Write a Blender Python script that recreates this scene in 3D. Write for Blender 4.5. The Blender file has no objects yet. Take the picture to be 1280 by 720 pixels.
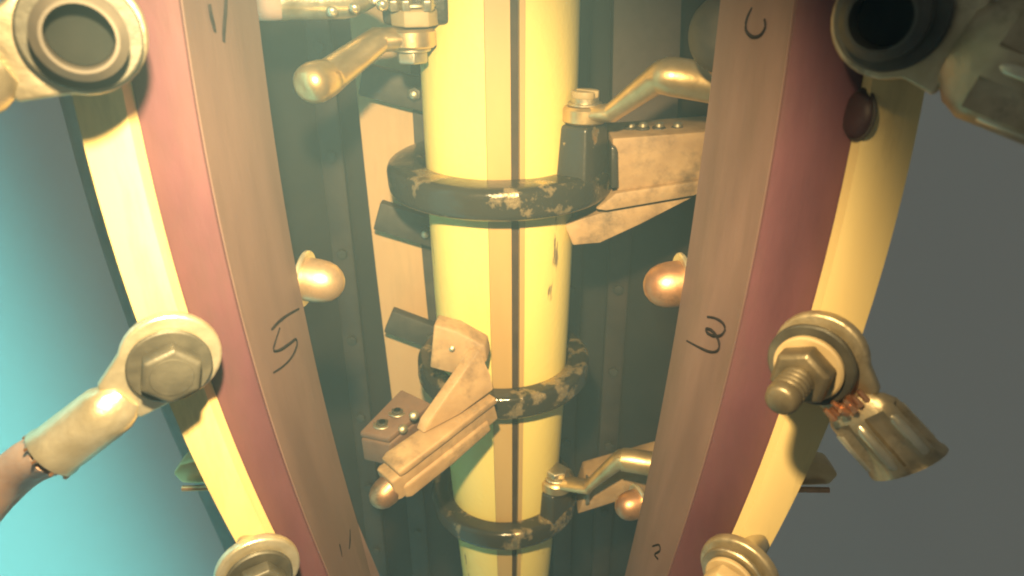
import bpy, bmesh, math, random
import numpy as np
from mathutils import Vector, Matrix, noise
from mathutils.bvhtree import BVHTree

random.seed(7)
R = math.radians
S = bpy.context.scene
COL = S.collection

# ------------------------------------------------------------------ camera
F_PX = 900.0                      # focal length in pixels of a 1280 wide picture
PITCH, ROLL = R(25.0), R(-0.35)
cam_d = bpy.data.cameras.new('camera')
cam = bpy.data.objects.new('camera', cam_d)
COL.objects.link(cam)
CAM = Vector((0.007, -0.479, 0.2236))
cam.location = CAM
cam_rot = Matrix.Rotation(R(90) - PITCH, 3, 'X') @ Matrix.Rotation(ROLL, 3, 'Z')
cam.rotation_euler = cam_rot.to_euler()
cam_d.sensor_width = 36.0
cam_d.lens = F_PX / 1280.0 * 36.0
cam_d.clip_start = 0.005
cam_d.clip_end = 50.0
cam_d.dof.use_dof = True
cam_d.dof.focus_distance = 0.36
cam_d.dof.aperture_fstop = 15.0
S.camera = cam

# ------------------------------------------------------------------ world and lamps
world = bpy.data.worlds.new('World'); S.world = world
world.use_nodes = True
bgn = world.node_tree.nodes['Background']
bgn.inputs[0].default_value = (0.116, 0.114, 0.096, 1)
bgn.inputs[1].default_value = 1.0

def lamp(name, kind, loc, color, watts, size, target=None, spot=None, blend=1.0):
    d = bpy.data.lights.new(name, kind)
    d.color = color; d.energy = watts; d.shadow_soft_size = size
    if spot: d.spot_size = R(spot); d.spot_blend = blend
    o = bpy.data.objects.new(name, d); COL.objects.link(o)
    o.location = loc
    if target is not None:
        o.rotation_euler = (Vector(target) - Vector(loc)).to_track_quat('-Z', 'Y').to_euler()
    return o
# the inspection torch held beside the lens, and an added teal spot for the flare-like glow at left
lamp('inspection_torch', 'SPOT', (-0.012, -0.420, 0.278), (1.0, 0.70, 0.33), 26.0, 0.008, (-0.052, 0.0, -0.10), 83, 1.0)
lamp('added_teal_spot', 'SPOT', (-0.272, -0.235, 0.62), (0.40, 0.95, 0.66), 2400.0, 0.03, (-0.290, -0.215, -0.2), 24, 1.0)

S.view_settings.view_transform = 'Standard'
S.view_settings.look = 'None'
S.view_settings.exposure = 0.0
S.view_settings.gamma = 1.0
S.view_settings.use_curve_mapping = False
S.render.engine = 'CYCLES'
try:
    S.cycles.use_denoising = True
    S.cycles.filter_width = 1.9
    S.cycles.max_bounces = 6
    S.cycles.volume_bounces = 1
    S.cycles.caustics_reflective = False
    S.cycles.caustics_refractive = False
    S.cycles.sample_clamp_indirect = 4.0
except Exception:
    pass

# ------------------------------------------------------------------ picture -> place helper
def ray(px, py):
    v = Vector(((px - 640.0) / F_PX, -(py - 360.0) / F_PX, -1.0))
    return (cam_rot @ v).normalized()
def at(px, py, Y):
    d = ray(px, py)
    return CAM + d * ((Y - CAM.y) / d.y)
def depth(p):
    return (p - CAM).dot(cam_rot @ Vector((0, 0, -1)))
def mpp(p):                       # metres covered by one picture pixel at that point
    return depth(p) / F_PX

# ------------------------------------------------------------------ materials
def nodes_of(name):
    m = bpy.data.materials.new(name); m.use_nodes = True
    nt = m.node_tree
    b = nt.nodes['Principled BSDF']
    return m, nt, b
def make(name, c1, c2, scale=30.0, rough=0.5, rough2=None, metal=0.0, bump=0.1, bscale=200.0,
         stretch=(1, 1, 1), coords='Object', lo=0.35, hi=0.65, dist=0.001, detail=6.0, grime=0.0, gscale=22.0):
    m, nt, b = nodes_of(name)
    L = nt.links
    tc = nt.nodes.new('ShaderNodeTexCoord')
    mp = nt.nodes.new('ShaderNodeMapping'); mp.inputs['Scale'].default_value = stretch
    L.new(tc.outputs[coords], mp.inputs['Vector'])
    n = nt.nodes.new('ShaderNodeTexNoise'); n.inputs['Scale'].default_value = scale; n.inputs['Detail'].default_value = detail
    L.new(mp.outputs[0], n.inputs['Vector'])
    cr = nt.nodes.new('ShaderNodeValToRGB')
    cr.color_ramp.elements[0].position = lo; cr.color_ramp.elements[0].color = (*c1, 1)
    cr.color_ramp.elements[1].position = hi; cr.color_ramp.elements[1].color = (*c2, 1)
    L.new(n.outputs['Fac'], cr.inputs[0])
    if grime:
        g = nt.nodes.new('ShaderNodeTexNoise'); g.inputs['Scale'].default_value = gscale; g.inputs['Detail'].default_value = 10; g.inputs['Roughness'].default_value = 0.7
        L.new(mp.outputs[0], g.inputs['Vector'])
        gr = nt.nodes.new('ShaderNodeMapRange'); gr.inputs['From Min'].default_value = 0.50; gr.inputs['From Max'].default_value = 0.72
        gr.inputs['To Min'].default_value = 0.0; gr.inputs['To Max'].default_value = grime
        L.new(g.outputs['Fac'], gr.inputs['Value'])
        gm = nt.nodes.new('ShaderNodeMix'); gm.data_type = 'RGBA'; gm.inputs[7].default_value = (0.045, 0.035, 0.026, 1)
        L.new(gr.outputs[0], gm.inputs[0]); L.new(cr.outputs[0], gm.inputs[6]); L.new(gm.outputs[2], b.inputs['Base Color'])
    else:
        L.new(cr.outputs[0], b.inputs['Base Color'])
    b.inputs['Metallic'].default_value = metal
    mr = nt.nodes.new('ShaderNodeMapRange')
    mr.inputs['To Min'].default_value = rough; mr.inputs['To Max'].default_value = rough2 if rough2 else rough
    L.new(n.outputs['Fac'], mr.inputs['Value']); L.new(mr.outputs[0], b.inputs['Roughness'])
    if bump:
        n2 = nt.nodes.new('ShaderNodeTexNoise'); n2.inputs['Scale'].default_value = bscale; n2.inputs['Detail'].default_value = 4
        L.new(mp.outputs[0], n2.inputs['Vector'])
        bp = nt.nodes.new('ShaderNodeBump'); bp.inputs['Strength'].default_value = bump; bp.inputs['Distance'].default_value = dist
        L.new(n2.outputs['Fac'], bp.inputs['Height']); L.new(bp.outputs[0], b.inputs['Normal'])
    return m
def chipped(name, paint, under, scale, cut, metal_under=1.0, rough_p=0.32, rough_u=0.3, stretch=(1, 1, 1), soft=0.06):
    m, nt, b = nodes_of(name)
    L = nt.links
    tc = nt.nodes.new('ShaderNodeTexCoord')
    n = nt.nodes.new('ShaderNodeTexNoise'); n.inputs['Scale'].default_value = scale; n.inputs['Detail'].default_value = 8
    n.inputs['Roughness'].default_value = 0.62
    mp = nt.nodes.new('ShaderNodeMapping'); mp.inputs['Scale'].default_value = stretch
    L.new(tc.outputs['Object'], mp.inputs['Vector']); L.new(mp.outputs[0], n.inputs['Vector'])
    cr = nt.nodes.new('ShaderNodeValToRGB')
    cr.color_ramp.elements[0].position = cut; cr.color_ramp.elements[0].color = (0, 0, 0, 1)
    cr.color_ramp.elements[1].position = cut + soft; cr.color_ramp.elements[1].color = (1, 1, 1, 1)
    L.new(n.outputs['Fac'], cr.inputs[0])
    mix = nt.nodes.new('ShaderNodeMix'); mix.data_type = 'RGBA'
    mix.inputs[6].default_value = (*paint, 1); mix.inputs[7].default_value = (*under, 1)
    L.new(cr.outputs[0], mix.inputs[0]); L.new(mix.outputs[2], b.inputs['Base Color'])
    mm = nt.nodes.new('ShaderNodeMath'); mm.operation = 'MULTIPLY'; mm.inputs[1].default_value = metal_under
    L.new(cr.outputs[0], mm.inputs[0]); L.new(mm.outputs[0], b.inputs['Metallic'])
    mr = nt.nodes.new('ShaderNodeMapRange'); mr.inputs['To Min'].default_value = rough_p; mr.inputs['To Max'].default_value = rough_u
    L.new(cr.outputs[0], mr.inputs['Value']); L.new(mr.outputs[0], b.inputs['Roughness'])
    n2 = nt.nodes.new('ShaderNodeTexNoise'); n2.inputs['Scale'].default_value = 260; n2.inputs['Detail'].default_value = 5
    L.new(tc.outputs['Object'], n2.inputs['Vector'])
    ad = nt.nodes.new('ShaderNodeMath'); ad.operation = 'SUBTRACT'
    L.new(n2.outputs['Fac'], ad.inputs[0]); L.new(cr.outputs[0], ad.inputs[1])
    bp = nt.nodes.new('ShaderNodeBump'); bp.inputs['Strength'].default_value = 0.35; bp.inputs['Distance'].default_value = 0.0008
    L.new(ad.outputs[0], bp.inputs['Height']); L.new(bp.outputs[0], b.inputs['Normal'])
    return m

M = {}
M['shaft'] = chipped('cream_shaft_paint', (0.80, 0.65, 0.21), (0.20, 0.15, 0.08), 60, 0.655, 0.0, 0.45, 0.7, (1, 1, 0.16), 0.03)
M['strip'] = make('tan_cover_strip', (0.46, 0.30, 0.115), (0.52, 0.345, 0.135), 40, 0.5, bump=0.05, stretch=(1, 1, 0.15))
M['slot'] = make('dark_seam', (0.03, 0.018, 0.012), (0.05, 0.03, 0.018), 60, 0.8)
M['cream'] = make('cream_laminate', (0.72, 0.56, 0.25), (0.79, 0.63, 0.29), 25, 0.5, 0.6, grime=0.5, gscale=30, bump=0.06, bscale=350, stretch=(1, 1, 0.2))
M['red'] = make('red_laminate', (0.066, 0.026, 0.038), (0.100, 0.040, 0.056), 45, 0.55, 0.7, grime=0.5, bump=0.25, bscale=420, stretch=(1, 1, 0.3), dist=0.0006)
M['tan'] = make('tan_laminate', (0.095, 0.062, 0.060), (0.140, 0.092, 0.086), 32, 0.55, 0.75, grime=0.55, gscale=14, bump=0.2, bscale=380, stretch=(1, 1, 0.25), dist=0.0006)
M['backbar'] = make('buff_laminate', (0.55, 0.34, 0.17), (0.64, 0.42, 0.21), 20, 0.6, grime=0.3, bump=0.1, stretch=(1, 1, 0.2))
M['rearbar'] = make('shaded_laminate', (0.12, 0.09, 0.075), (0.16, 0.12, 0.10), 20, 0.6, bump=0.1, grime=0.4)  # laminate darkened in colour for the shade behind the shaft
M['clampwood'] = make('brown_clamp_board', (0.13, 0.075, 0.05), (0.20, 0.12, 0.08), 50, 0.5, 0.7, bump=0.2, grime=0.6, gscale=50)
M['wood'] = make('buff_moulded_wood', (0.32, 0.205, 0.105), (0.45, 0.30, 0.155), 55, 0.5, 0.7, grime=0.75, gscale=40, bump=0.3, bscale=300, dist=0.0008)
M['black'] = chipped('chipped_black_lacquer', (0.030, 0.028, 0.022), (0.60, 0.46, 0.26), 32, 0.55, rough_p=0.16, rough_u=0.34, soft=0.10)
M['blackpost'] = chipped('black_lacquer_post', (0.035, 0.032, 0.026), (0.60, 0.45, 0.24), 60, 0.64)
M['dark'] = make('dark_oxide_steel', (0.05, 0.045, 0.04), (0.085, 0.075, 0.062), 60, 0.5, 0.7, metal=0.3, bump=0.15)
M['oxide'] = make('grey_oxide_steel', (0.055, 0.055, 0.047), (0.10, 0.098, 0.08), 90, 0.42, 0.6, metal=0.4, bump=0.15, bscale=500)
M['bore'] = make('bore_shade', (0.008, 0.010, 0.010), (0.014, 0.016, 0.016), 60, 0.9, bump=0)  # near-black colour stands for the shade inside bores and holes
M['bore'].node_tree.nodes['Principled BSDF'].inputs['Specular IOR Level'].default_value = 0.03
M['steel'] = make('dull_zinc_steel', (0.42, 0.37, 0.26), (0.60, 0.54, 0.40), 120, 0.34, 0.55, metal=0.9, bump=0.12, bscale=600)
M['tin'] = make('tinned_lug_metal', (0.60, 0.54, 0.38), (0.82, 0.76, 0.58), 90, 0.24, 0.42, metal=0.8, grime=0.3, gscale=60, bump=0.25, bscale=260, dist=0.0012)
M['lugsteel'] = make('dull_crimped_lug', (0.42, 0.35, 0.22), (0.62, 0.53, 0.36), 90, 0.32, 0.5, metal=0.75, bump=0.25, bscale=300, grime=0.7, gscale=70)
M['oldsteel'] = make('greased_steel', (0.16, 0.135, 0.09), (0.27, 0.23, 0.155), 120, 0.34, 0.5, metal=0.7, bump=0.15, bscale=500, grime=0.6, gscale=120)
M['buffwasher'] = make('buff_washer', (0.36, 0.27, 0.14), (0.44, 0.34, 0.19), 80, 0.5, 0.6, bump=0.1)
M['brass'] = make('dull_brass_tube', (0.55, 0.40, 0.20), (0.74, 0.56, 0.30), 70, 0.30, 0.45, metal=0.85, bump=0.1, bscale=300)
M['copper'] = make('worn_copper', (0.40, 0.21, 0.12), (0.62, 0.37, 0.21), 60, 0.34, 0.5, metal=0.85, grime=0.85, gscale=60, bump=0.15, bscale=250)
M['palecopper'] = make('pale_worn_copper', (0.52, 0.36, 0.22), (0.66, 0.48, 0.30), 60, 0.32, 0.48, metal=0.8, bump=0.15, bscale=250, grime=0.5, gscale=60)
M['strand'] = make('copper_strand', (0.62, 0.30, 0.16), (0.80, 0.46, 0.28), 150, 0.3, 0.5, metal=0.9, bump=0.2)
M['cable'] = make('rose_cable_sheath', (0.55, 0.36, 0.28), (0.64, 0.45, 0.36), 60, 0.6, 0.75, bump=0.2)
M['hose'] = make('brown_cable_sheath', (0.16, 0.12, 0.10), (0.23, 0.17, 0.14), 25, 0.6, 0.8, bump=0.15)
M['screen'] = make('gap_darkener', (0.020, 0.016, 0.013), (0.038, 0.030, 0.024), 14, 0.55, 0.75, bump=0.15, bscale=120, grime=0.5, gscale=10)  # colour of the added screen, dark to deepen the gaps
M['batten'] = make('dark_brown_batten', (0.05, 0.036, 0.028), (0.08, 0.058, 0.044), 30, 0.5, 0.7, bump=0.15, grime=0.5)
M['ink'] = make('pencil_ink', (0.008, 0.007, 0.009), (0.018, 0.015, 0.017), 300, 0.9, bump=0)
M['ink'].node_tree.nodes['Principled BSDF'].inputs['Specular IOR Level'].default_value = 0.05
M['maroon'] = make('maroon_plastic', (0.022, 0.010, 0.012), (0.035, 0.015, 0.018), 60, 0.45, 0.6)
M['wall'] = make('dark_tank_paint', (0.045, 0.048, 0.042), (0.07, 0.075, 0.066), 6, 0.7, 0.9, bump=0.1, bscale=60)

# ------------------------------------------------------------------ mesh building
def frame_of(axis, up=Vector((0, 0, 1))):
    a = Vector(axis).normalized()
    if abs(a.dot(up)) > 0.98: up = Vector((0, 1, 0))
    x = up.cross(a).normalized(); y = a.cross(x).normalized()
    return x, y, a
class MB:
    def __init__(s): s.v = []; s.f = []
    def add(s, vs, fs):
        o = len(s.v); s.v += [Vector(v) for v in vs]; s.f += [tuple(i + o for i in f) for f in fs]; return s
    def loft(s, rings, cap=True, closed=True):
        n = len(rings[0]); vs = [p for r in rings for p in r]; fs = []
        for i in range(len(rings) - 1):
            for j in range(n if closed else n - 1):
                k = (j + 1) % n
                fs.append((i * n + j, i * n + k, (i + 1) * n + k, (i + 1) * n + j))
        if cap:
            fs.append(tuple(reversed(range(n)))); fs.append(tuple((len(rings) - 1) * n + j for j in range(n)))
        return s.add(vs, fs)
    def lathe(s, base, axis, prof, n=32, hexagon=False, phase=0.0, cap=True):
        x, y, a = frame_of(axis); base = Vector(base)
        rings = [[base + a * t + (x * math.cos(2 * math.pi * k / n + phase) + y * math.sin(2 * math.pi * k / n + phase)) * max(r, 1e-5)
                  for k in range(n)] for t, r in prof]
        return s.loft(rings, cap)
    def box(s, c, ax, half):
        c = Vector(c); X, Y, Z = [Vector(a) * h for a, h in zip(ax, half)]
        vs = [c + X * i + Y * j + Z * k for k in (-1, 1) for j in (-1, 1) for i in (-1, 1)]
        return s.add(vs, [(0, 2, 3, 1), (4, 5, 7, 6), (0, 1, 5, 4), (2, 6, 7, 3), (0, 4, 6, 2), (1, 3, 7, 5)])
    def prism(s, poly, ext):
        ext = Vector(ext); poly = [Vector(p) for p in poly]
        return s.loft([poly, [p + ext for p in poly]])
    def tube(s, pts, radii, n=16, flat=None, up=Vector((0, 0, 1)), sub=0):
        pts = [Vector(p) for p in pts]
        if sub:
            P, Q, FL = [], [], []
            m = len(pts)
            for i in range(m - 1):
                p0, p1, p2, p3 = pts[max(i - 1, 0)], pts[i], pts[i + 1], pts[min(i + 2, m - 1)]
                for k in range(sub):
                    t = k / sub
                    P.append(0.5 * ((2 * p1) + (p2 - p0) * t + (2 * p0 - 5 * p1 + 4 * p2 - p3) * t * t + (3 * p1 - p0 - 3 * p2 + p3) * t ** 3))
                    Q.append(radii[i] * (1 - t) + radii[i + 1] * t)
                    if flat: FL.append(flat[i] * (1 - t) + flat[i + 1] * t)
            P.append(pts[-1]); Q.append(radii[-1])
            if flat: FL.append(flat[-1]); flat = FL
            pts, radii = P, Q
        rings = []
        for i, p in enumerate(pts):
            d = (pts[min(i + 1, len(pts) - 1)] - pts[max(i - 1, 0)]).normalized()
            x, y, a = frame_of(d, up)
            fl = flat[i] if flat else 1.0
            rings.append([p + x * math.cos(2 * math.pi * k / n) * radii[i] + y * math.sin(2 * math.pi * k / n) * radii[i] * fl for k in range(n)])
        return s.loft(rings)
    def build(s, name, mat, parent=None, base=None, bevel=0.0, seg=2, sharp=38, kind=None):
        base = Vector(base) if base is not None else Vector((0, 0, 0))
        me = bpy.data.meshes.new(name)
        me.from_pydata([tuple(v - base) for v in s.v], [], s.f)
        bm = bmesh.new(); bm.from_mesh(me)
        bmesh.ops.remove_doubles(bm, verts=bm.verts, dist=1e-6)
        bmesh.ops.recalc_face_normals(bm, faces=bm.faces)
        if bevel:
            es = [e for e in bm.edges if len(e.link_faces) == 2 and e.calc_face_angle(0) > R(28)]
            bmesh.ops.bevel(bm, geom=es, offset=bevel, segments=seg, affect='EDGES', profile=0.5, clamp_overlap=True)
        bm.to_mesh(me); bm.free()
        me.polygons.foreach_set('use_smooth', [True] * len(me.polygons))
        me.set_sharp_from_angle(angle=R(sharp))
        me.materials.append(M[mat])
        o = bpy.data.objects.new(name, me); COL.objects.link(o)
        if parent is not None: o.parent = parent
        elif base.length: o.location = base
        if kind: o['kind'] = kind
        return o
class Thing:
    def __init__(s, name, label, cat, loc, group=None):
        s.o = bpy.data.objects.new(name, None); COL.objects.link(s.o)
        s.o.empty_display_size = 0.01
        s.base = Vector(loc); s.o.location = s.base
        s.o['label'] = label; s.o['category'] = cat
        if group: s.o['group'] = group
    def part(s, name, mb, mat, under=None, label=None, **k):
        o = mb.build(name, mat, under if under is not None else s.o, s.base, **k)
        if label: o['label'] = label
        return o

V = Vector

# ------------------------------------------------------------------ central shaft
prof_px = [(-60, 203), (0, 200), (65, 196), (180, 189), (290, 179), (440, 156), (590, 129), (675, 112), (760, 97)]
zr = []
for y, w_ in prof_px:
    p = at(628, y, 0.0); zr.append((p.z, 0.5 * w_ * mpp(p)))
zr.sort()
ZS = np.array([a for a, b in zr]); RS = np.array([b for a, b in zr])
rfit = np.polyfit(ZS, RS, 2)
def r_shaft(z):
    z = min(max(z, ZS[0] - 0.03), ZS[-1] + 0.02)
    return float(np.polyval(rfit, z))
def axis_x(z):
    return 0.0
Z_LO, Z_HI = -0.42, 0.30
sh = Thing('drive_shaft', 'thick cream painted vertical shaft with dark seam standing in the middle', 'shaft', (0, 0, Z_LO))
A0, A1, A2 = R(-9.0), R(7.8), R(14.5)       # cover strip from A0 to A1, seam from A1 to A2
def spol(r, a, z):                          # shaft section: a slightly squared round
    k = (abs(math.cos(a)) ** 2.5 + abs(math.sin(a)) ** 2.5) ** (-1 / 2.5)
    return V((r * k * math.sin(a), -r * k * math.cos(a), z))
def pol(r, a, z): return V((axis_x(z) + r * math.sin(a), -r * math.cos(a), z))
zs = [Z_LO + (Z_HI - Z_LO) * i / 40 for i in range(41)]
rings = []
NA = 72
for z in zs:
    r = r_shaft(z)
    ring = [spol(r - 0.006, A0, z)]
    a_s = [A2 + (A0 + 2 * math.pi - A2) * i / NA for i in range(NA + 1)]
    ring2 = [spol(r - 0.006, A2, z)] + [spol(r, a, z) for a in a_s] + ring
    rings.append(ring2)
mb = MB(); mb.loft(rings)
body = sh.part('shaft_body', mb, 'shaft', sharp=30)
mb = MB()
mb.loft([[spol(r_shaft(z) - 0.0058, A0 + 0.004, z), spol(r_shaft(z) + 0.0004, A0 + 0.008, z),
          spol(r_shaft(z) + 0.0004, A1, z), spol(r_shaft(z) - 0.0058, A1, z)] for z in zs])
sh.part('cover_strip', mb, 'strip', sharp=20)
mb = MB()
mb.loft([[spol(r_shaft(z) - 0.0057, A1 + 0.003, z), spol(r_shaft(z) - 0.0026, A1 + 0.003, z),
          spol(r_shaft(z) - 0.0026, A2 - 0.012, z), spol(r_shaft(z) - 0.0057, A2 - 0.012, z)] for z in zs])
sh.part('seam_insert', mb, 'slot', sharp=20)  # dark strip set inside the seam slot
mb = MB()
mb.loft([[spol(r_shaft(z) - 0.0055, A2 - 0.010, z), spol(r_shaft(z) - 0.0006, A2 - 0.010, z),
          spol(r_shaft(z) - 0.0002, A2 + 0.05, z), spol(r_shaft(z) + 0.0008, A2 + 0.05, z), spol(r_shaft(z) + 0.0008, A2 - 0.014, z), spol(r_shaft(z) - 0.0055, A2 - 0.014, z)] for z in zs])
sh.part('seam_lip', mb, 'strip', sharp=20)

# ------------------------------------------------------------------ slip rings
def slip_ring(cx, cy, half_px, hgt, label, seed, group='lacquered rings round the shaft'):
    c = at(cx, cy, 0.0); c = V((0, 0, c.z))
    ro = half_px * mpp(c); ri = r_shaft(c.z) + 0.0015
    t = Thing('slip_ring', label, 'ring', c - V((0, 0, hgt / 2)), group)
    h = hgt / 2; b = min(h, (ro - ri) / 2) * 0.55
    prof = []
    for (sr, sz) in ((1, -1), (1, 1), (-1, 1), (-1, -1)):
        pr = (ro - b) if sr > 0 else (ri + b); pz = sz * (h - b)
        a0 = {(1, -1): -90, (1, 1): 0, (-1, 1): 90, (-1, -1): 180}[(sr, sz)]
        for k in range(6):
            a = R(a0 + 18 * k); prof.append((pr + b * math.cos(a), pz + b * math.sin(a)))
    N = 96; rings = []
    for i in range(N):
        a = 2 * math.pi * i / N
        rr = []
        for (r, z) in prof:
            q = pol(r, a, c.z + z)
            k = noise.noise(q * 60 + V((seed, 0, 0))) * 0.0007
            rr.append(q + V((math.sin(a), -math.cos(a), 0)) * k + V((0, 0, k * 0.7)))
        rings.append(rr)
    rings.append(rings[0])
    mb = MB(); mb.loft(rings, cap=False)
    t.part('ring_band', mb, 'black', sharp=60)
    return t, c, ro, ri, h
ring1, c1, ro1, ri1, h1 = slip_ring(629, 214, 141, 0.021, 'large chipped black ring round the upper shaft, widest of the three', 1)
ring2, c2, ro2, ri2, h2 = slip_ring(632, 452, 106, 0.019, 'chipped black ring round the shaft behind the wooden contact arm', 5)
ring3, c3, ro3, ri3, h3 = slip_ring(632, 613, 90, 0.018, 'lowest black ring round the shaft near the bottom edge', 9)

def post(t, c, ro, ri, h, ang, height, wb, wt):
    a = R(ang); rm = (ro + ri) / 2
    o = V((math.sin(a), -math.cos(a), 0)); tx = V((math.cos(a), math.sin(a), 0))
    p0 = c + o * rm + V((0, 0, h * 0.4)); p1 = c + o * (rm - 0.001) + V((0, 0, h + height))
    d = (ro - ri) / 2 * 0.86
    rings = []
    for f in (0, 0.25, 0.6, 0.9, 1.0):
        p = p0.lerp(p1, f); ww = wb + (wt - wb) * f; dd = d * (1 - 0.15 * f)
        rings.append([p + tx * sx * ww + o * sy * dd for sx, sy in ((-1, -1), (1, -1), (1, 1), (-1, 1))])
    mb = MB(); mb.loft(rings)
    t.part('terminal_post', mb, 'blackpost', bevel=0.0022, seg=3)
    return p1
top1 = post(ring1, c1, ro1, ri1, h1, 55, 0.030, 0.017, 0.013)
top3 = post(ring3, c3, ro3, ri3, h3, 52, 0.022, 0.015, 0.012)

# ------------------------------------------------------------------ screws and nuts
def hexa(mb, base, axis, r, h, phase=0.0, cham=0.14):
    x, y, a = frame_of(axis); base = V(base)
    def ringo(t, rr): return [base + a * t + (x * math.cos(k * math.pi / 3 + phase) + y * math.sin(k * math.pi / 3 + phase)) * rr for k in range(6)]
    mb.loft([ringo(0, r * 0.95), ringo(h * 0.1, r), ringo(h * (1 - cham), r), ringo(h, r * 0.86)])
    return mb
def washer(mb, base, axis, ro, ri, h, n=40, wob=0.0, seed=0):
    x, y, a = frame_of(axis); base = V(base)
    b = h * 0.25
    prof = [(0, ri), (0, ro - b), (b, ro), (h - b, ro), (h, ro - b), (h, ri), (0, ri)]
    rings = []
    for t, r in prof:
        rings.append([base + a * t + (x * math.cos(2 * math.pi * k / n) + y * math.sin(2 * math.pi * k / n)) * r * (1 + wob * noise.noise(V((k * 0.35, seed, t * 50)))) for k in range(n)])
    return mb.loft(rings, cap=False)
def thread(mb, base, axis, r, length, pitch=0.0016, n=24):
    prof = [(0, r * 0.98)]; z = 0.0
    while z + pitch < length - pitch * 0.6:
        prof += [(z + pitch * 0.15, r * 0.78), (z + pitch * 0.55, r), (z + pitch * 0.75, r)]
        z += pitch
    prof += [(length - pitch * 0.3, r * 0.9), (length, r * 0.72)]
    x, y, a = frame_of(axis); base = V(base)
    rings = []
    for t, rr in prof:                      # a slight helix so the crests slant
        rings.append([base + a * (t + (pitch * k / n if 0 < t < length * 0.9 else 0)) + (x * math.cos(2 * math.pi * k / n) + y * math.sin(2 * math.pi * k / n)) * rr for k in range(n)])
    return mb.loft(rings)

# ------------------------------------------------------------------ contact arms on the posts
def contact_arm(name, label, eye, path, radii, flat, mat, bolt_up=True, slot=True, k=1.0, group=None):
    eye = V(eye)
    t = Thing(name, label, 'contact arm', eye, group)
    mb = MB(); mb.tube([eye + (path[0] - eye) * 0.15] + list(path), [radii[0]] + radii, 20, [flat[0]] + flat, sub=2)
    t.part('tube', mb, mat, sharp=60)
    mb = MB()
    er = 0.0135 * k
    mb.lathe(eye + V((0, 0, -0.005 * k)), (0, 0, 1), [(0, er * 0.9), (0.0012 * k, er), (0.0085 * k, er), (0.010 * k, er * 0.9)], 32)
    t.part('eye', mb, mat)
    s = 1 if bolt_up else -1
    zb = eye + V((0, 0, 0.0052 * k * s))
    mb = MB(); washer(mb, zb, (0, 0, s), 0.0105 * k, 0.004 * k, 0.0018 * k)
    t.part('washer', mb, 'steel')
    if slot:                                  # cheese-head screw: two lands either side of the slot
        hd = MB()
        hd.lathe(zb + V((0, 0, 0.0016 * k * s)), (0, 0, s), [(0, 0.0085 * k), (0.003 * k, 0.0085 * k), (0.0033 * k, 0.0080 * k)], 28)
        b = t.part('screw_head', hd, 'steel')
        sd = V((0.80, -0.6, 0)).normalized(); sp = V((0.6, 0.8, 0)).normalized()
        for sg in (-1, 1):
            pl = []
            for i in range(13):
                a = -math.pi / 2 + math.pi * i / 12
                q = sp * (0.0018 * k + 0.0066 * k * math.cos(a)) + sd * 0.0078 * k * math.sin(a)
                pl.append(zb + V((0, 0, 0.0045 * k * s)) + q * (1 if sg > 0 else -1))
            m2 = MB(); m2.prism(pl, (0, 0, 0.0042 * k * s)); t.part('head_land', m2, 'buffwasher', under=b, bevel=0.0006)
    else:
        hd = MB(); hexa(hd, zb + V((0, 0, 0.0016 * k * s)), (0, 0, s), 0.0090 * k, 0.0065 * k, 0.3)
        t.part('bolt_head', hd, 'steel', bevel=0.0004)
    return t
e1 = top1 + V((0, 0, 0.0055))
m1 = mpp(e1)
contact_arm('bent_contact', 'bright bent metal tube arm screwed onto the upper ring post', e1,
            [e1, at(762, 141, -0.048), at(770, 137, -0.05), at(821, 99, -0.068), at(830, 96, -0.071), at(840, 96, -0.073), at(895, 105, -0.075), at(960, 116, -0.08)],
            [0.0098, 0.0092, 0.0088, 0.0096, 0.0102, 0.0106, 0.0108, 0.0108], [0.5, 0.6, 0.66, 0.85, 0.95, 1, 1, 1], 'brass', True, True, 1.0, 'bent contact arms')
e3 = top3 + V((0, 0, 0.005))
contact_arm('bent_contact', 'bent metal tube arm screwed onto the lowest ring post', e3,
            [e3, at(732, 608, -0.049), at(738, 605, -0.05), at(771, 577, -0.059), at(777, 575, -0.06), at(784, 575, -0.061), at(815, 580, -0.065), at(880, 592, -0.07)],
            [0.0088, 0.0080, 0.0076, 0.0078, 0.0084, 0.0086, 0.0088, 0.0088], [0.45, 0.5, 0.55, 0.8, 0.95, 1, 1, 1], 'brass', True, False, 0.95, 'bent contact arms')

# upper left terminal: a cable lug and a hanging arm on one stud beside the shaft
e2 = at(514, 47, -0.045)
contact_arm('bent_contact', 'blurred bent metal tube arm hanging left of the shaft top', e2,
            [e2, at(477, 50, -0.053), at(468, 53, -0.056), at(416, 92, -0.078), at(406, 98, -0.084), at(394, 103, -0.092), at(387, 106, -0.097), at(383, 108, -0.100), at(381, 109, -0.1010)],
            [0.0115, 0.0108, 0.0104, 0.0100, 0.0106, 0.0108, 0.0098, 0.0066, 0.0010], [0.55, 0.62, 0.66, 0.9, 0.95, 1, 1, 1, 1], 'brass', False, False, 1.05, 'bent contact arms')
t = Thing('terminal_block', 'black terminal block with pale crushed nut at the shaft top', 'terminal', at(520, 30, -0.04))
pc = at(522, -8, -0.03)
mb = MB(); mb.box(pc, (V((1, 0, 0)), V((0, 1, 0)), V((0, 0, 1))), (0.019, 0.016, 0.016)); t.part('block', mb, 'blackpost', bevel=0.003, seg=3)
mb = MB(); hexa(mb, e2 + V((0.003, -0.002, 0.0065)), (0, 0, 1), 0.0135, 0.0095, 0.2); nu = t.part('nut', mb, 'buffwasher', bevel=0.0014, seg=3)
mb = MB(); washer(mb, e2 + V((0.003, -0.002, 0.0165)), (0, 0, 1), 0.0125, 0.004, 0.0022); t.part('spring_washer', mb, 'steel')
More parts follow.
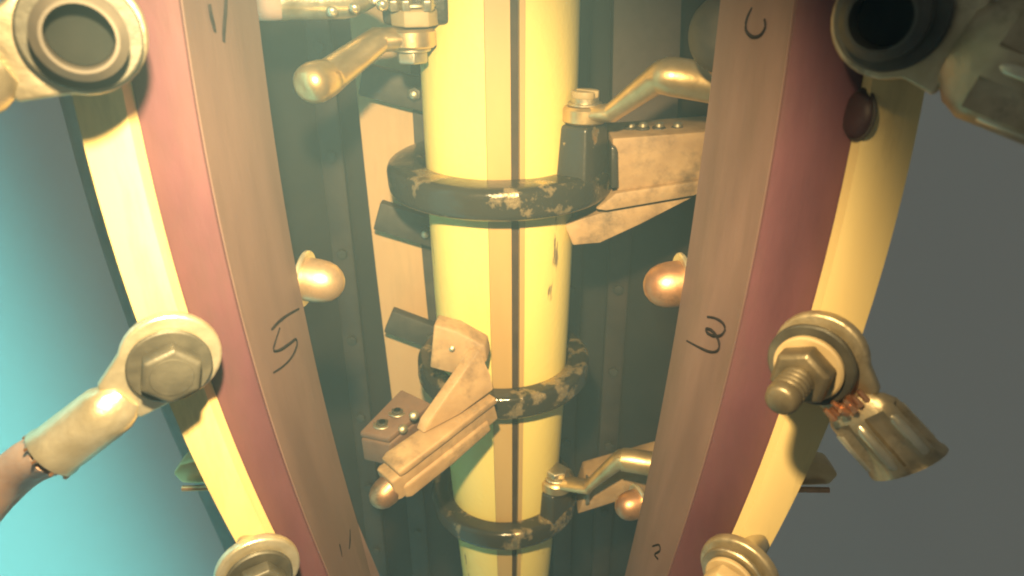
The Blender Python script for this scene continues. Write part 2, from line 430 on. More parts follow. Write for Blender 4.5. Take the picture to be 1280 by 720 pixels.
for dx in (-0.010, -0.002, 0.012):
    mb = MB(); hexa(mb, at(512 + dx * 1900, 12, -0.056), (0, -0.3, 1), 0.0038, 0.006, 0.1); t.part('screw', mb, 'steel', bevel=0.0004)

# ------------------------------------------------------------------ moulded wooden bracket on the right of the shaft
t = Thing('wooden_bracket', 'buff moulded bracket reaching from the upper ring to the right bar', 'bracket', at(780, 235, -0.035))
YB = -0.036
mb = MB(); mb.prism([at(765, 173, YB), at(905, 163, YB), at(898, 221, YB), at(771, 240, YB)], (0, 0.045, 0.0))
blk = t.part('upper_block', mb, 'wood', bevel=0.0016)
mb = MB(); mb.prism([at(770, 241.5, YB - 0.003), at(897, 222.5, YB - 0.003), at(893, 233, YB - 0.003), at(868, 245, YB - 0.003), at(758, 264, YB - 0.003), at(745, 262, YB - 0.003)], (0, 0.045, 0))
t.part('lower_lip', mb, 'wood', bevel=0.0014)
mb = MB(); mb.prism([at(757, 265, YB + 0.004), at(868, 246, YB + 0.004), at(800, 281, YB + 0.004), at(750, 304, YB + 0.004), at(716, 307, YB + 0.004), at(705, 280, YB + 0.004)], (0, 0.03, 0))
t.part('gusset', mb, 'wood', bevel=0.0012)
mb = MB(); mb.prism([at(764, 184, YB - 0.008), at(772, 186, YB - 0.008), at(773, 234, YB - 0.008), at(764, 236, YB - 0.008)], (0, 0.02, 0))
t.part('end_clamp', mb, 'blackpost', bevel=0.001)
for px in (788, 803, 823, 846):
    b0 = at(px, 170, YB + 0.018 + (0.004 if px < 800 else 0))
    mb = MB(); hexa(mb, b0, (0, 0, 1), 0.0048, 0.0062, random.random()); bo = t.part('bolt', mb, 'dark', bevel=0.0006)
    mb = MB(); mb.lathe(b0 + V((0, 0, 0.0060)), (0, 0, 1), [(0, 0.003), (0.002, 0.0028), (0.003, 0.0016)], 12); t.part('bolt_tip', mb, 'steel', under=bo)
mb = MB(); mb.prism([at(772, 163, YB + 0.046), at(880, 158, YB + 0.046), at(880, 172, YB + 0.046), at(772, 176, YB + 0.046)], (0, 0.006, 0))
t.part('clamp_rail', mb, 'dark', bevel=0.0008)
# lower bracket by the lowest ring
t = Thing('wooden_bracket', 'small shadowed buff bracket beside the lowest ring, under its arm', 'bracket', at(760, 640, -0.03))
YB = -0.035
mb = MB(); mb.prism([at(733, 612, YB), at(830, 585, YB), at(826, 610, YB), at(722, 643, YB)], (0, 0.035, 0)); t.part('block', mb, 'wood', bevel=0.0014)
mb = MB(); mb.prism([at(734, 605, YB - 0.004), at(738, 607, YB - 0.004), at(737, 630, YB - 0.004), at(732, 632, YB - 0.004)], (0, 0.012, 0)); t.part('end_clamp', mb, 'steel', bevel=0.0008)

# ------------------------------------------------------------------ wooden contact holder in front of the shaft
t = Thing('contact_holder', 'buff wooden contact arm with gusset and copper tip slanting down from the shaft', 'contact arm', at(560, 560, -0.09))
YA = -0.072
mb = MB(); mb.prism([at(542, 406, YA), at(572, 414, YA), at(606, 433, YA - 0.003), at(609, 452, YA - 0.004), at(588, 474, YA - 0.002), at(537, 460, YA)], (0.002, 0.012, 0.002))
pl = t.part('mounting_plate', mb, 'wood', bevel=0.0016, seg=3)
sc = at(565, 437, YA - 0.001)
mb = MB(); mb.lathe(sc + V((0, 0.002, 0)), (0.05, -1, 0.25), [(0, 0.0022), (0.0025, 0.002), (0.0034, 0.0008)], 12); t.part('rivet', mb, 'steel', under=pl)
# gusset: a triangular web with a bright sharp front edge
g = [at(600, 437, YA - 0.005), at(614, 470, YA - 0.010), at(617, 487, YA - 0.012), at(575, 518, YA - 0.026), at(530, 542, YA - 0.038), at(536, 528, YA - 0.036)]
mb = MB(); mb.prism(g, (-0.0055, 0.0045, 0.001)); t.part('gusset', mb, 'wood', bevel=0.0009)
# body: a moulded bar from the shaft out to the tip
pa, pb = at(612, 509, YA - 0.006), at(484, 606, YA - 0.060)
ax = (pb - pa).normalized(); sx = ax.cross(V((0, 0, 1))).normalized()
if sx.y > 0: sx = -sx
up = sx.cross(ax).normalized()
if up.z < 0: up = -up
Lb = (pb - pa).length
def body_ring(f, hw, hh, lift=0.0):
    hw, hh, lift = hw * 0.92, hh * 0.88, lift * 0.88
    p = pa + ax * (Lb * f) + up * lift
    return [p + sx * a * hw + up * b * hh for a, b in ((-1, -0.85), (-0.82, -1), (0.82, -1), (1, -0.85), (1, 0.85), (0.82, 1), (-0.82, 1), (-1, 0.85))]
mb = MB(); mb.loft([body_ring(0, 0.0075, 0.0085), body_ring(0.3, 0.0085, 0.009), body_ring(0.75, 0.0095, 0.0098), body_ring(0.97, 0.0100, 0.0105), body_ring(1.0, 0.0092, 0.0098)])
t.part('arm_body', mb, 'wood', bevel=0.0009)
mb = MB(); mb.loft([body_ring(-0.02, 0.0088, 0.0030, 0.0105), body_ring(0.5, 0.0105, 0.0030, 0.0118), body_ring(0.88, 0.0112, 0.0032, 0.0122), body_ring(0.93, 0.0104, 0.0024, 0.0115)])
t.part('top_flange', mb, 'wood', bevel=0.0009)
mb = MB(); mb.loft([body_ring(0.10, 0.0098, 0.0052, -0.006), body_ring(0.5, 0.0112, 0.0066, -0.0066), body_ring(0.9, 0.0116, 0.007, -0.0062), body_ring(0.94, 0.0100, 0.006, -0.006)])
t.part('side_cheek', mb, 'wood', bevel=0.0014, seg=3)
tip = pb + ax * -0.003 + up * -0.003
mb = MB(); mb.lathe(tip, ax + V((0, 0, -0.25)), [(0, 0.0088), (0.006, 0.0090), (0.0105, 0.0082), (0.0140, 0.0060), (0.0160, 0.003), (0.0165, 0.0004)], 28)
t.part('contact_tip', mb, 'copper', sharp=70, label='rounded copper tip')
# clamp block with nuts behind it
t2 = Thing('clamp_block', 'brown clamp block with two nuts left of the wooden contact arm', 'clamp', at(490, 560, -0.06))
YC = -0.066
q = [at(450, 548, YC - 0.016), at(487, 556, YC - 0.026), at(540, 512, YC + 0.000), at(502, 494, YC + 0.010)]
mb = MB(); mb.prism(q, (0, 0.002, -0.020)); t2.part('block', mb, 'clampwood', bevel=0.0018, seg=3)
mb = MB(); mb.prism([p + V((0, 0, 0.0008)) for p in q], (0, 0, 0.0045)); tp = t2.part('top_plate', mb, 'clampwood', bevel=0.0014)
for px, py, yy in ((478, 531, YC - 0.012), (497, 516, YC - 0.004)):
    b0 = at(px, py, yy)
    mb = MB(); washer(mb, b0 + V((0, 0, 0.000)), (0, 0, 1), 0.0062, 0.002, 0.0012); t2.part('washer', mb, 'steel')
    mb = MB(); hexa(mb, b0 + V((0, 0, 0.0012)), (0, 0, 1), 0.0044, 0.0014, px); nn = t2.part('nut', mb, 'oxide', bevel=0.0003)
    mb = MB(); mb.lathe(b0 + V((0, 0, 0.0026)), (0, 0, 1), [(0, 0.0024), (0.0004, 0.0022)], 14); t2.part('bore_shade_disc', mb, 'bore', under=nn)  # near-black disc painted as a shaded hole in the nut
for px, py in ((517, 520), (503, 537), (487, 549)):
    b0 = at(px, py, YC - 0.018)
    mb = MB(); mb.lathe(b0, (0.3, -0.6, 0.7), [(0, 0.0032), (0.003, 0.003), (0.0042, 0.0014)], 12); t2.part('screw', mb, 'steel')

# ------------------------------------------------------------------ support bars
def fit(tr, Y, deg=2):
    ps = [at(x, y, Y) for x, y in tr]
    zz = [p.z for p in ps]; P = np.poly1d(np.polyfit(zz, [p.x for p in ps], deg)); D = P.deriv()
    z0, z1 = min(zz), max(zz)
    def f(z):
        q = min(max(z, z0), z1)
        return float(P(q) + D(q) * (z - q) * 0.8)
    return f
YCR, YBD, YBK = -0.268, -0.260, -0.200
left = dict(
    cl=[(60, -20), (98, 140), (127, 270), (147, 330), (165, 390), (219, 520), (240, 568), (281, 650), (318, 720)],
    cr=[(130, -20), (152, 100), (165, 170), (186, 270), (205, 330), (217, 377), (270, 520), (325, 650), (357, 720)],
    rt=[(230, 0), (234, 37), (244, 112), (270, 270), (284, 330), (312, 440), (346, 530), (364, 589), (387, 654), (409, 720)],
    tr=[(322, 0), (332, 94), (343, 176), (355, 270), (368, 320), (386, 410), (410, 520), (432, 600), (468, 720)])
right = dict(
    cl=[(1108, -10), (1097, 60), (1084, 125), (1069, 225), (1039, 340), (1032, 365), (984, 520), (958, 584), (932, 653), (903, 720)],
    cr=[(1172, 0), (1156, 110), (1149, 156), (1136, 225), (1104, 340), (1091, 380), (1041, 512), (1010, 584), (985, 638), (944, 720)],
    rt=[(989, 0), (981, 78), (971, 162), (962, 225), (954, 262), (939, 330), (922, 415), (912, 460), (892, 520), (874, 584), (863, 631), (835, 720)],
    tr=[(897, 0), (891, 90), (883, 153), (877, 208), (868, 288), (858, 338), (846, 393), (838, 452), (823, 520), (813, 575), (801, 625), (783, 720)])
ZB = [-0.10 + 0.44 * i / 36 for i in range(37)]
def support_bar(E, sgn, label):
    cl, cr, rt, tr = fit(E['cl'], YCR), fit(E['cr'], YCR), fit(E['rt'], YBD), fit(E['tr'], YBK)
    t = Thing('support_bar', label, 'bar', (float(rt(-0.1)), YBD, -0.10), 'insulating bars in front of the shaft')
    e = 0.004 * sgn
    if sgn < 0: cl, cr = cr, cl            # first edge is always the outer one
    mb = MB(); mb.loft([[V((cl(z) + e, YBD, z)), V((rt(z), YBD, z)), V((tr(z), YBK, z)), V((cl(z) + e + 0.012 * sgn, YBK, z))] for z in ZB])
    bar = t.part('bar_body', mb, 'tan', bevel=0, sharp=25)
    mb = MB(); mb.loft([[V((cl(z) + e * 0.6, YBD - 0.0018, z)), V((rt(z) - 0.0003 * sgn, YBD - 0.0018, z)), V((rt(z) - 0.0003 * sgn, YBD - 0.0002, z)), V((cl(z) + e * 0.6, YBD - 0.0002, z))] for z in ZB])
    t.part('red_facing', mb, 'red', sharp=25)
    mb = MB(); mb.loft([[V((cl(z), YCR, z)), V((cr(z), YCR, z)), V((cr(z), YBD - 0.0022, z)), V((cl(z), YBD - 0.0022, z))] for z in ZB])
    t.part('cream_strip', mb, 'cream', sharp=25)
    # the inner face as a surface to write on
    vs, fs = [], []
    for i, z in enumerate(ZB):
        vs += [V((rt(z), YBD, z)), V((tr(z), YBK, z))]
        if i: fs.append((2 * i - 2, 2 * i - 1, 2 * i + 1, 2 * i))
    bvh = BVHTree.FromPolygons(vs, fs)
    return t, bvh, (cl, cr, rt, tr)
barL, bvhL, EL = support_bar(left, 1, 'curved insulating bar with red face and cream strip, left of the shaft')
barR, bvhR, ER = support_bar(right, -1, 'curved insulating bar with maroon face and cream strip, right of the shaft')

def scribble(t, bvh, strokes, r, label):
    mb = MB()
    for st in strokes:
        pts = []
        for i in range(len(st) - 1):                      # densify with a Catmull-Rom so the pen line is round
            p0, p1, p2, p3 = [V((*st[max(min(j, len(st) - 1), 0)], 0)) for j in (i - 1, i, i + 1, i + 2)]
            for k in range(5):
                u = k / 5
                pts.append(0.5 * ((2 * p1) + (p2 - p0) * u + (2 * p0 - 5 * p1 + 4 * p2 - p3) * u * u + (3 * p1 - p0 - 3 * p2 + p3) * u ** 3))
        pts.append(V((*st[-1], 0)))
        w3, nn = [], None
        for p in pts:
            hit, nrm, idx, dist = bvh.ray_cast(CAM, ray(p.x, p.y))
            if hit is None: continue
            if nrm.dot(CAM - hit) < 0: nrm = -nrm
            w3.append(hit + nrm * 0.00005); nn = nrm
        if len(w3) > 1:
            m = len(w3)
            mb.tube(w3, [r * 1.5 * (0.65 + 0.35 * math.sin(math.pi * (i + 0.7) / (m + 0.4)) + random.uniform(-.06, .06)) for i in range(m)], 6)
    t.part('handwritten_mark', mb, 'ink', label=label)
scribble(barL, bvhL, [[(373, 386), (360, 393), (348, 402), (339, 412)], [(349, 410), (344, 425), (341, 438), (350, 437), (362, 429), (369, 424), (370, 432), (364, 446), (353, 458), (341, 466)]], 0.00042, 'handwritten digit 5')
scribble(barL, bvhL, [[(261, 5), (263, 20), (268, 39)], [(282, -8), (281, 10), (279, 35), (279, 52)]], 0.00055, 'tail of a handwritten digit at the top')
scribble(barL, bvhL, [[(437, 662), (437, 676), (436, 686)], [(424, 680), (427, 696)]], 0.0003, 'faint handwritten strokes near the bottom')
scribble(barR, bvhR, [[(885, 396), (895, 398), (904, 404), (907, 412), (902, 419), (893, 420), (885, 416), (884, 411), (890, 413), (896, 420), (900, 430), (898, 438), (890, 440), (878, 436), (859, 426)]], 0.00048, 'handwritten digit 3 lying on its side')
scribble(barR, bvhR, [[(940, 10), (934, 24), (933, 38), (941, 46), (951, 44), (957, 34), (956, 24)]], 0.0004, 'faint handwritten digit near the top')
scribble(barR, bvhR, [[(816, 683), (824, 681), (826, 688), (819, 693), (823, 699)]], 0.0004, 'faint handwritten digit near the bottom')

# bars at the back of the cage
def back_bar(trl, trr, Y, dep, label, mat='backbar', low=-0.45):
    a, b = fit(trl, Y), fit(trr, Y)
    zz = [low + (0.35 - low) * i / 20 for i in range(21)]
    t = Thing('rear_bar', label, 'bar', (float(a(low)), Y, low), 'insulating bars behind the shaft')
    m_ = 0.5
    mb = MB(); mb.loft([[V((a(z), Y, z)), V((b(z), Y, z)), V((b(z), Y + dep, z)), V((a(z), Y + dep, z))] for z in zz])
    t.part('bar_body', mb, mat, sharp=25)
    if mat == 'rearbar': return t
    mb = MB(); mb.loft([[V((b(z) - 0.004, Y - 0.004, z)), V((b(z) + 0.006, Y - 0.004, z)), V((b(z) + 0.006, Y - 0.0003, z)), V((b(z) - 0.004, Y - 0.0003, z))] for z in zz])
    t.part('edge_strip', mb, 'dark', sharp=25)
    return t
back_bar([(436, 0), (447, 135), (457, 225), (466, 300), (478, 390), (487, 480)], [(519, 0), (522, 140), (527, 225), (533, 300), (543, 390), (550, 480)], 0.075, 0.02, 'buff laminate bar standing behind the shaft on its left side', low=at(500, 535, 0.075).z)
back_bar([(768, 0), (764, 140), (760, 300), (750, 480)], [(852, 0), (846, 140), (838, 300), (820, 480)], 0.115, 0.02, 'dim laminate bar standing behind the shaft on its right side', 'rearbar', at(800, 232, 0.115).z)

# added dark screen behind the shaft to darken the gaps, with battens and bolts
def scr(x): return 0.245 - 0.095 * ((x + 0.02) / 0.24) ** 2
t = Thing('added_screen', 'added dark curved screen that darkens the gaps behind the shaft', 'screen', (-0.02, scr(-0.02), -0.62))
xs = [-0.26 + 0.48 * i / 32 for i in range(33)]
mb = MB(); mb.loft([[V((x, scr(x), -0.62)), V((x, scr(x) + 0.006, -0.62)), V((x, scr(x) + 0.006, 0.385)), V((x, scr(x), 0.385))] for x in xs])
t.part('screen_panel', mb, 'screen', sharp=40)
for x in (-0.165, -0.115, 0.070, 0.118):
    y = scr(x)
    mb = MB(); mb.box((x, y - 0.006, -0.115), (V((1, 0, 0)), V((0, 1, 0)), V((0, 0, 1))), (0.011, 0.005, 0.49))
    bt = t.part('batten', mb, 'batten', bevel=0.002)
    for k in range(7):
        z = -0.42 + 0.10 * k + x * 0.2
        mb = MB(); hexa(mb, V((x, y - 0.0112, z)), (0, -1, 0.1), 0.0058, 0.0045, x * 40 + k); t.part('bolt_head', mb, 'dark', under=bt, bevel=0.0005)
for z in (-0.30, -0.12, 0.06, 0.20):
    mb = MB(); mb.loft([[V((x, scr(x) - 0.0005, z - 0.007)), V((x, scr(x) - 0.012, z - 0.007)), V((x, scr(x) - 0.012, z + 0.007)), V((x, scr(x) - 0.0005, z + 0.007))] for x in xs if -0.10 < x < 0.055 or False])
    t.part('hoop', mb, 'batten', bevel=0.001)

# dark rear arms crossing the back bar
def rear_arm(p, q, hh, label):
    t = Thing('cross_bar', label, 'arm', p, 'dark arms crossing the rear bar')
    ax = (q - p).normalized(); z = V((0, 0, 1)); y = z.cross(ax).normalized(); z = ax.cross(y).normalized()
    mb = MB(); mb.box((p + q) / 2, (ax, y, z), ((q - p).length / 2, 0.005, hh)); t.part('flat_bar', mb, 'dark', bevel=0.0015)
    c = p.lerp(q, 0.62) + y * -0.005
    if y.y > 0: pass
    c = p.lerp(q, 0.62) + (y if y.y < 0 else -y) * 0.005
    mb = MB(); hexa(mb, c, (0, -1, 0.1), 0.0055, 0.004, 0.4); b = t.part('bolt_head', mb, 'oxide', bevel=0.0005)
    mb = MB(); mb.lathe(c + V((0, -0.004, 0)), (0, -1, 0), [(0, 0.003), (0.003, 0.0028), (0.004, 0.0012)], 12); t.part('stud', mb, 'steel', under=b)
    return t
rear_arm(at(452, 98, 0.055), at(560, 126, 0.055), 0.0115, 'dark flat arm crossing the rear bar above the upper ring')
rear_arm(at(472, 268, 0.055), at(570, 298, 0.055), 0.0118, 'dark flat arm crossing the rear bar beside the upper ring')
rear_arm(at(486, 399, 0.055), at(575, 432, 0.055), 0.0110, 'dark flat arm crossing the rear bar behind the wooden contact arm')

# ------------------------------------------------------------------ copper contact knobs on the inner edges of the bars
def knob(px, py, Y, dirv, r, length, label, group='copper contact knobs on the bars', plate=True, mat='copper'):
    b = at(px, py, Y); d = V(dirv).normalized()
    t = Thing('contact_button', label, 'contact', b, group)
    prof = [(0, r), (length * 0.30, r), (length * 0.52, r * 0.95), (length * 0.72, r * 0.82), (length * 0.87, r * 0.60), (length * 0.96, r * 0.34), (length, 0.0004)]
    mb = MB(); mb.lathe(b, d, prof, 32); t.part('knob', mb, mat, sharp=75)
    if plate:
        mb = MB(); washer(mb, b - d * 0.0022, d, r * 1.32, r * 0.3, 0.0022); t.part('backing_plate', mb, 'tin')
    return t
knob(384, 349, -0.185, (1.0, -0.10, -0.12), 0.0098, 0.0170, 'pale worn copper knob on the inner edge of the left bar, above the digit', mat='palecopper')
knob(851, 354, -0.185, (-1.0, -0.10, -0.10), 0.0104, 0.0170, 'copper knob on the inner edge of the right bar, above the digit')
knob(797, 629, -0.150, (-1.0, -0.35, -0.1), 0.0085, 0.0140, 'small copper knob near the bottom of the right bar')
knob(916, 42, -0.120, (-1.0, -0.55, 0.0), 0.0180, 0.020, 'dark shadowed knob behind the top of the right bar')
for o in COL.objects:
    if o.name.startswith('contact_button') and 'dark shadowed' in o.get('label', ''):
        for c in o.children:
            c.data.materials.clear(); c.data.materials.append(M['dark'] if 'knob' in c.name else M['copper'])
zs_ = at(1070, 143, -0.264).z
b0 = V((ER[1](zs_), -0.2645, zs_))
t = Thing('contact_stud', 'dark maroon oval stud on the inner side of the right cream strip', 'stud', b0)
mb = MB(); mb.lathe(b0, (-1, -0.12, 0.06), [(0, 0.0070), (0.0016, 0.0068), (0.0028, 0.0052), (0.0033, 0.0024), (0.0034, 0.0003)], 28); t.part('head', mb, 'maroon', sharp=70)
mb = MB(); washer(mb, b0 + V((0.0002, 0, 0)), (-1, -0.12, 0.06), 0.0078, 0.002, 0.0009); t.part('washer', mb, 'dark')

# ------------------------------------------------------------------ bolted terminals with cable lugs
def cable_lug(label, c, n, d, ring_r, neck, barrel_len, barrel_r, cable=None, ribs=0, strands=False, thick=0.0042, mat='tin', flare=0.0, group='cable lugs bolted to the bars', cable_mat='cable'):
    """c centre of the eye, n stud direction (towards the viewer), d direction of the barrel"""
    n = V(n).normalized(); d = V(d); d = (d - n * d.dot(n) * 0.55).normalized()
    t = Thing('cable_lug', label, 'cable lug', c, group)
    s = n.cross(d).normalized()
    # tongue: round eye running into a neck of barrel width
    pts2 = []
    dn = (d - n * d.dot(n)).normalized()
    for i in range(25):
        a = math.radians(52 + (360 - 104) * i / 24)
        pts2.append((math.cos(a) * ring_r, math.sin(a) * ring_r))
    pts2 += [(ring_r + neck, -barrel_r * 0.95), (ring_r + neck, barrel_r * 0.95)]
    poly = [c + dn * x + s * y - n * thick / 2 for x, y in pts2]
    mb = MB(); mb.prism(poly, n * thick); t.part('tongue', mb, mat, bevel=thick * 0.28, seg=3)
    b0 = c + dn * (ring_r + neck * 0.45) + n * 0.001
    m = 84 if ribs else 40; rings = []
    L = barrel_len
    stations = [(0.0, 0.55, 0.36), (0.10, 0.85, 0.62), (0.22, 1.0, 0.88), (0.34, 1.0, 0.98), (0.60, 1.0, 1.0), (0.90, 1.0, 1.0), (0.96, 1.05, 1.05), (1.0, 1.05, 1.05), (1.0, 0.90, 0.90), (0.9, 0.88, 0.88)]
    for f, wx, wy in stations:
        ring = []
        for k in range(m):
            a = 2 * math.pi * k / m
            rr = barrel_r * (1 + flare * f)
            if ribs and 0.2 < f <= 0.97:
                q = min(max((math.cos(a * ribs) + 0.15) / 0.5, 0), 1); rr *= 1 - 0.32 * q * q * (3 - 2 * q) * min(1, (f - 0.2) / 0.14) * (1 if f < 0.9 else 0.25)
            ring.append(b0 + d * (L * f) + s * math.cos(a) * rr * wx * (1.16 if ribs else 1) + n * math.sin(a) * rr * wy * (0.78 if ribs else 1))
        rings.append(ring)
    mb = MB(); mb.loft(rings); br = t.part('barrel', mb, mat, sharp=32)
    if ribs:                                   # raised crimp ridges along the barrel
        for k in range(ribs):
            a = 2 * math.pi * (k + 0.5) / ribs
            o = s * math.cos(a) * 1.10 + n * math.sin(a) * 0.78
            mb = MB(); mb.tube([b0 + d * L * f + o * barrel_r * q for f, q in ((0.28, 0.84), (0.34, 0.96), (0.84, 0.98), (0.90, 0.88))], [0.0010, 0.0017, 0.0018, 0.0011], 10)
            t.part('crimp_ridge', mb, 'tin', under=br, sharp=70)
    if strands:
        for k in range(16):
            a = 2 * math.pi * k / 16 + random.random(); rr = barrel_r * random.uniform(0.25, 0.8)
            p = b0 + s * math.cos(a) * rr + n * (abs(math.sin(a)) * rr + 0.002) + d * 0.002
            mb = MB(); mb.tube([p, p - d * random.uniform(0.002, 0.005) + n * random.uniform(0, 0.002)], [0.0010, 0.0008], 6)
            t.part('copper_strand', mb, 'strand', sharp=70)
    if cable:
        e = b0 + d * (L * 0.93)
        mb = MB(); mb.tube([e] + cable, [barrel_r * 0.86] * (len(cable) + 1), 20, sub=4)
        t.part('cable', mb, cable_mat, sharp=70)
        for k in range(10):                   # frayed strands at the mouth
            a = 2 * math.pi * k / 10 + random.random() * 0.4
            o = s * math.cos(a) + n * math.sin(a)
            p = b0 + d * L * 0.985 + o * barrel_r * 0.93
            mb = MB(); mb.tube([p, p + d * random.uniform(0.0015, 0.004) + o * 0.0006], [0.0009, 0.0006], 6)
            t.part('copper_strand', mb, 'strand', sharp=70)
    return t
def terminal_bolt(label, c, n, kind, k=1.0, mats=('oxide', 'oxide', 'steel'), group='bolts clamping the cable lugs', phase=0.2):
    n = V(n).normalized()
    t = Thing('terminal_bolt', label, 'bolt', c, group)
    mb = MB(); washer(mb, c, n, 0.0122 * k, 0.0040 * k, 0.0020 * k, 44, 0.01, c.x); t.part('washer', mb, mats[0], label='large washer')
    mb = MB(); mb.lathe(c - n * 0.022, n, [(0, 0.0046 * k), (0.0219, 0.0046 * k)], 20); t.part('shank', mb, 'steel')
    z = 0.0022 * k
    if kind == 'bore':                       # a round sleeve nut; a near-black disc gives the bore its shade
        mb = MB(); washer(mb, c + n * z, n, 0.0092 * k, 0.0066 * k, 0.0075 * k); t.part('sleeve_nut', mb, mats[1])
        mb = MB(); mb.lathe(c + n * z, n, [(0, 0.0064 * k), (0.0015 * k, 0.0064 * k)], 28); t.part('bore_shade_disc', mb, 'bore')
    elif kind == 'hex':
        mb = MB(); hexa(mb, c + n * z, n, 0.0092 * k, 0.0062 * k, phase, 0.10); h = t.part('hex_head', mb, mats[1], bevel=0.0004)
        mb = MB(); mb.lathe(c + n * (z + 0.0061 * k), n, [(0, 0.0062 * k), (0.0004, 0.0060 * k), (0.0005, 0.0030)], 28); t.part('head_face', mb, mats[1], under=h)
    else:
        mb = MB(); washer(mb, c + n * z, n, 0.0096 * k, 0.0040 * k, 0.0022 * k); t.part('inner_washer', mb, 'buffwasher', label='buff inner washer')
        z += 0.0024 * k
        mb = MB(); hexa(mb, c + n * z, n, 0.0084 * k, 0.0068 * k, phase, 0.16); h = t.part('nut', mb, mats[1], bevel=0.0004)
        mb = MB(); mb.lathe(c + n * (z + 0.0060 * k), n, [(0, 0.0060 * k), (0.0008 * k, 0.0057 * k), (0.0010 * k, 0.004 * k)], 28); t.part('nut_collar', mb, mats[2], under=h)
        mb = MB(); thread(mb, c + n * (z + 0.0060 * k), n, 0.0045 * k, 0.0140 * k, 0.0022 * k); t.part('threaded_stud', mb, mats[2], sharp=50)
    return t
NL, NR = V((0.46, -0.88, 0.0)).normalized(), V((-0.64, -0.77, 0.0)).normalized()
def stack(cpx, cpy, Y): return at(cpx, cpy, Y)
def away(c, px, py, dY):               # direction from c to a picture position lying dY deeper
    return at(px, py, c.y + dY) - c
YL = -0.281
# left bar
c = stack(214, 445, YL)
cable_lug('bright tinned cable lug pointing down left from the middle of the left bar', c, NL, away(c, 75, 535, -0.004), 0.0150, 0.006, 0.030, 0.0088,
          [at(20, 590, YL - 0.004), at(-40, 660, YL - 0.002), at(-90, 760, YL)])
c2b = stack(211, 450, YL) + NL * 0.0034
terminal_bolt('hex bolt with grey washer clamping the middle lug on the left bar', c2b, NL, 'hex', 1.02, phase=0.28)
c = stack(98, 38, YL - 0.010)
cable_lug('blurred cable lug pointing left from the top of the left bar', c, NL, away(c, -40, 96, -0.004), 0.0155, 0.006, 0.030, 0.0092, mat='steel', cable=[at(-120, 130, YL - 0.02), at(-220, 190, YL - 0.02)])
terminal_bolt('blurred dark hex bolt with washer at the top of the left bar', stack(101, 40, YL - 0.010) + NL * 0.0034, NL, 'bore', 1.12, ('oxide', 'dark', 'dark'), phase=0.6)
c = stack(322, 712, YL)
cable_lug('cable lug cut off by the bottom edge on the left bar', c, NL, away(c, 210, 820, -0.004), 0.0152, 0.006, 0.030, 0.0088, [at(140, 900, YL), at(100, 990, YL)])
terminal_bolt('bolt with washer cut off by the bottom edge on the left bar', stack(321, 712, YL) + NL * 0.0034, NL, 'hex', 0.98, phase=0.1)
# right bar
c = stack(1026, 443, YL)
cable_lug('crimped ribbed cable lug pointing down right from the middle of the right bar', c, NR, away(c, 1150, 545, -0.002), 0.0146, 0.003, 0.0285, 0.0098, None, 6, True, flare=0.08, mat='lugsteel')
terminal_bolt('threaded stud with nut and buff washer in the middle of the right bar', stack(1020, 449, YL) + NR * 0.0034, NR, 'stud', 1.12, ('oxide', 'oldsteel', 'oldsteel'), phase=0.4)
c = stack(1118, 22, YL - 0.006)
cable_lug('dim ribbed cable lug pointing right at the top right corner', c, NR, away(c, 1290, 72, -0.002), 0.0150, 0.003, 0.040, 0.0135, None, 6, False, flare=0.08, mat='lugsteel')
terminal_bolt('dim round stud and washer at the top of the right bar', stack(1120, 18, YL - 0.006) + NR * 0.0034, NR, 'bore', 1.10, ('oxide', 'oxide', 'dark'), phase=0.6)
c = stack(924, 714, YL)
cable_lug('cable lug cut off by the bottom edge on the right bar', c, NR, away(c, 1030, 810, -0.002), 0.0150, 0.003, 0.0285, 0.0090, None, 6, False, mat='lugsteel')
terminal_bolt('stud with buff washer cut off by the bottom edge on the right bar', stack(922, 712, YL) + NR * 0.0034, NR, 'stud', 0.98, ('steel', 'buffwasher', 'steel'), phase=0.9)

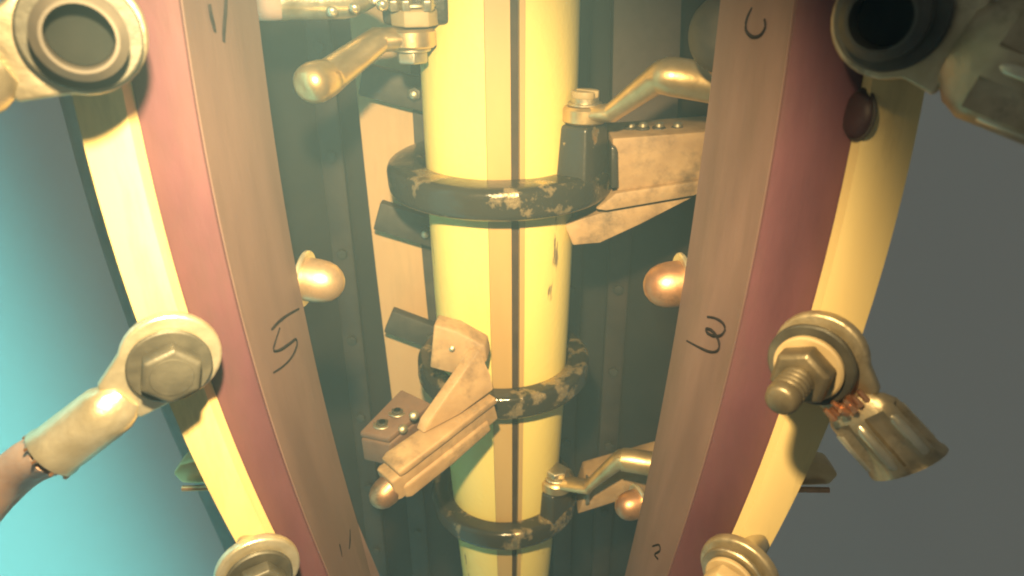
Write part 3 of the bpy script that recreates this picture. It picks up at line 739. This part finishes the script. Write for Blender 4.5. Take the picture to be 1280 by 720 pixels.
# small bent tabs seen past the outer edges of the bars
def tab(px, py, s, label):
    b = at(px, py, -0.225)
    t = Thing('rear_tab', label, 'tab', b, 'bent tabs behind the bars')
    mb = MB(); mb.prism([b + V((0.020 * s, 0, 0.010)), b + V((-0.002 * s, 0, 0.004)), b + V((-0.006 * s, 0, -0.001)), b + V((-0.003 * s, 0, -0.0065)), b + V((0.020 * s, 0, -0.0075))], (0, 0.010, 0)); t.part('tab_plate', mb, 'brass', bevel=0.0012)
    mb = MB(); mb.tube([b + V((-0.002 * s, -0.002, -0.0075)), b + V((0.020 * s, -0.002, -0.0070))], [0.0013, 0.0013], 10); t.part('tab_lip', mb, 'copper')
tab(232, 590, 1, 'small bent metal tab behind the left cream strip')
tab(1032, 592, -1, 'small bent metal tab behind the right cream strip')
# upper lug and cable crossing behind the top edge
c = at(500, 2, -0.035)
t = cable_lug('cable lug lying across the top edge left of the shaft', c, V((0, 0.1, 1)), at(380, 4, -0.055) - c, 0.0120, 0.006, 0.052, 0.0105,
              [at(340, 4, -0.062), at(290, 0, -0.06), at(220, -20, -0.06)], group=None)
for k, (px, py) in enumerate(((415, 14), (443, 10), (478, 6))):
    b = at(px, py, -0.064)
    mb = MB(); mb.lathe(b, (0, -0.8, -0.6), [(0, 0.0034), (0.0015, 0.0032), (0.0026, 0.0014)], 14); t.part('rivet', mb, 'tin', sharp=70)

# dark cables hanging in the murk on the left and right
def hose(pts, r, label):
    b = pts[-1]
    t = Thing('hanging_cable', label, 'cable', b, 'dark cables hanging outside the bars')
    mb = MB(); mb.tube(pts, [r] * len(pts), 20, sub=6); t.part('sheath', mb, 'hose', sharp=70)
hose([at(70, -60, 0.10), at(112, 120, 0.10), at(160, 300, 0.10), at(222, 480, 0.10), at(290, 640, 0.10), at(360, 800, 0.10)], 0.021, 'thick cable hanging in the hazy left background')

# ------------------------------------------------------------------ added haze volume that lifts the dark tones like lens veil
m = bpy.data.materials.new('veil_haze'); m.use_nodes = True
nt = m.node_tree; nt.nodes.clear()
out = nt.nodes.new('ShaderNodeOutputMaterial'); pv = nt.nodes.new('ShaderNodeVolumePrincipled')
pv.inputs['Color'].default_value = (0.36, 0.66, 0.88, 1); pv.inputs['Density'].default_value = 0.17
nt.links.new(pv.outputs[0], out.inputs['Volume'])
M['veil'] = m
mb = MB(); mb.box((0, 0, -0.60), (V((1, 0, 0)), V((0, 1, 0)), V((0, 0, 1))), (0.75, 0.70, 1.0))
hz = mb.build('haze', 'veil', kind='stuff')
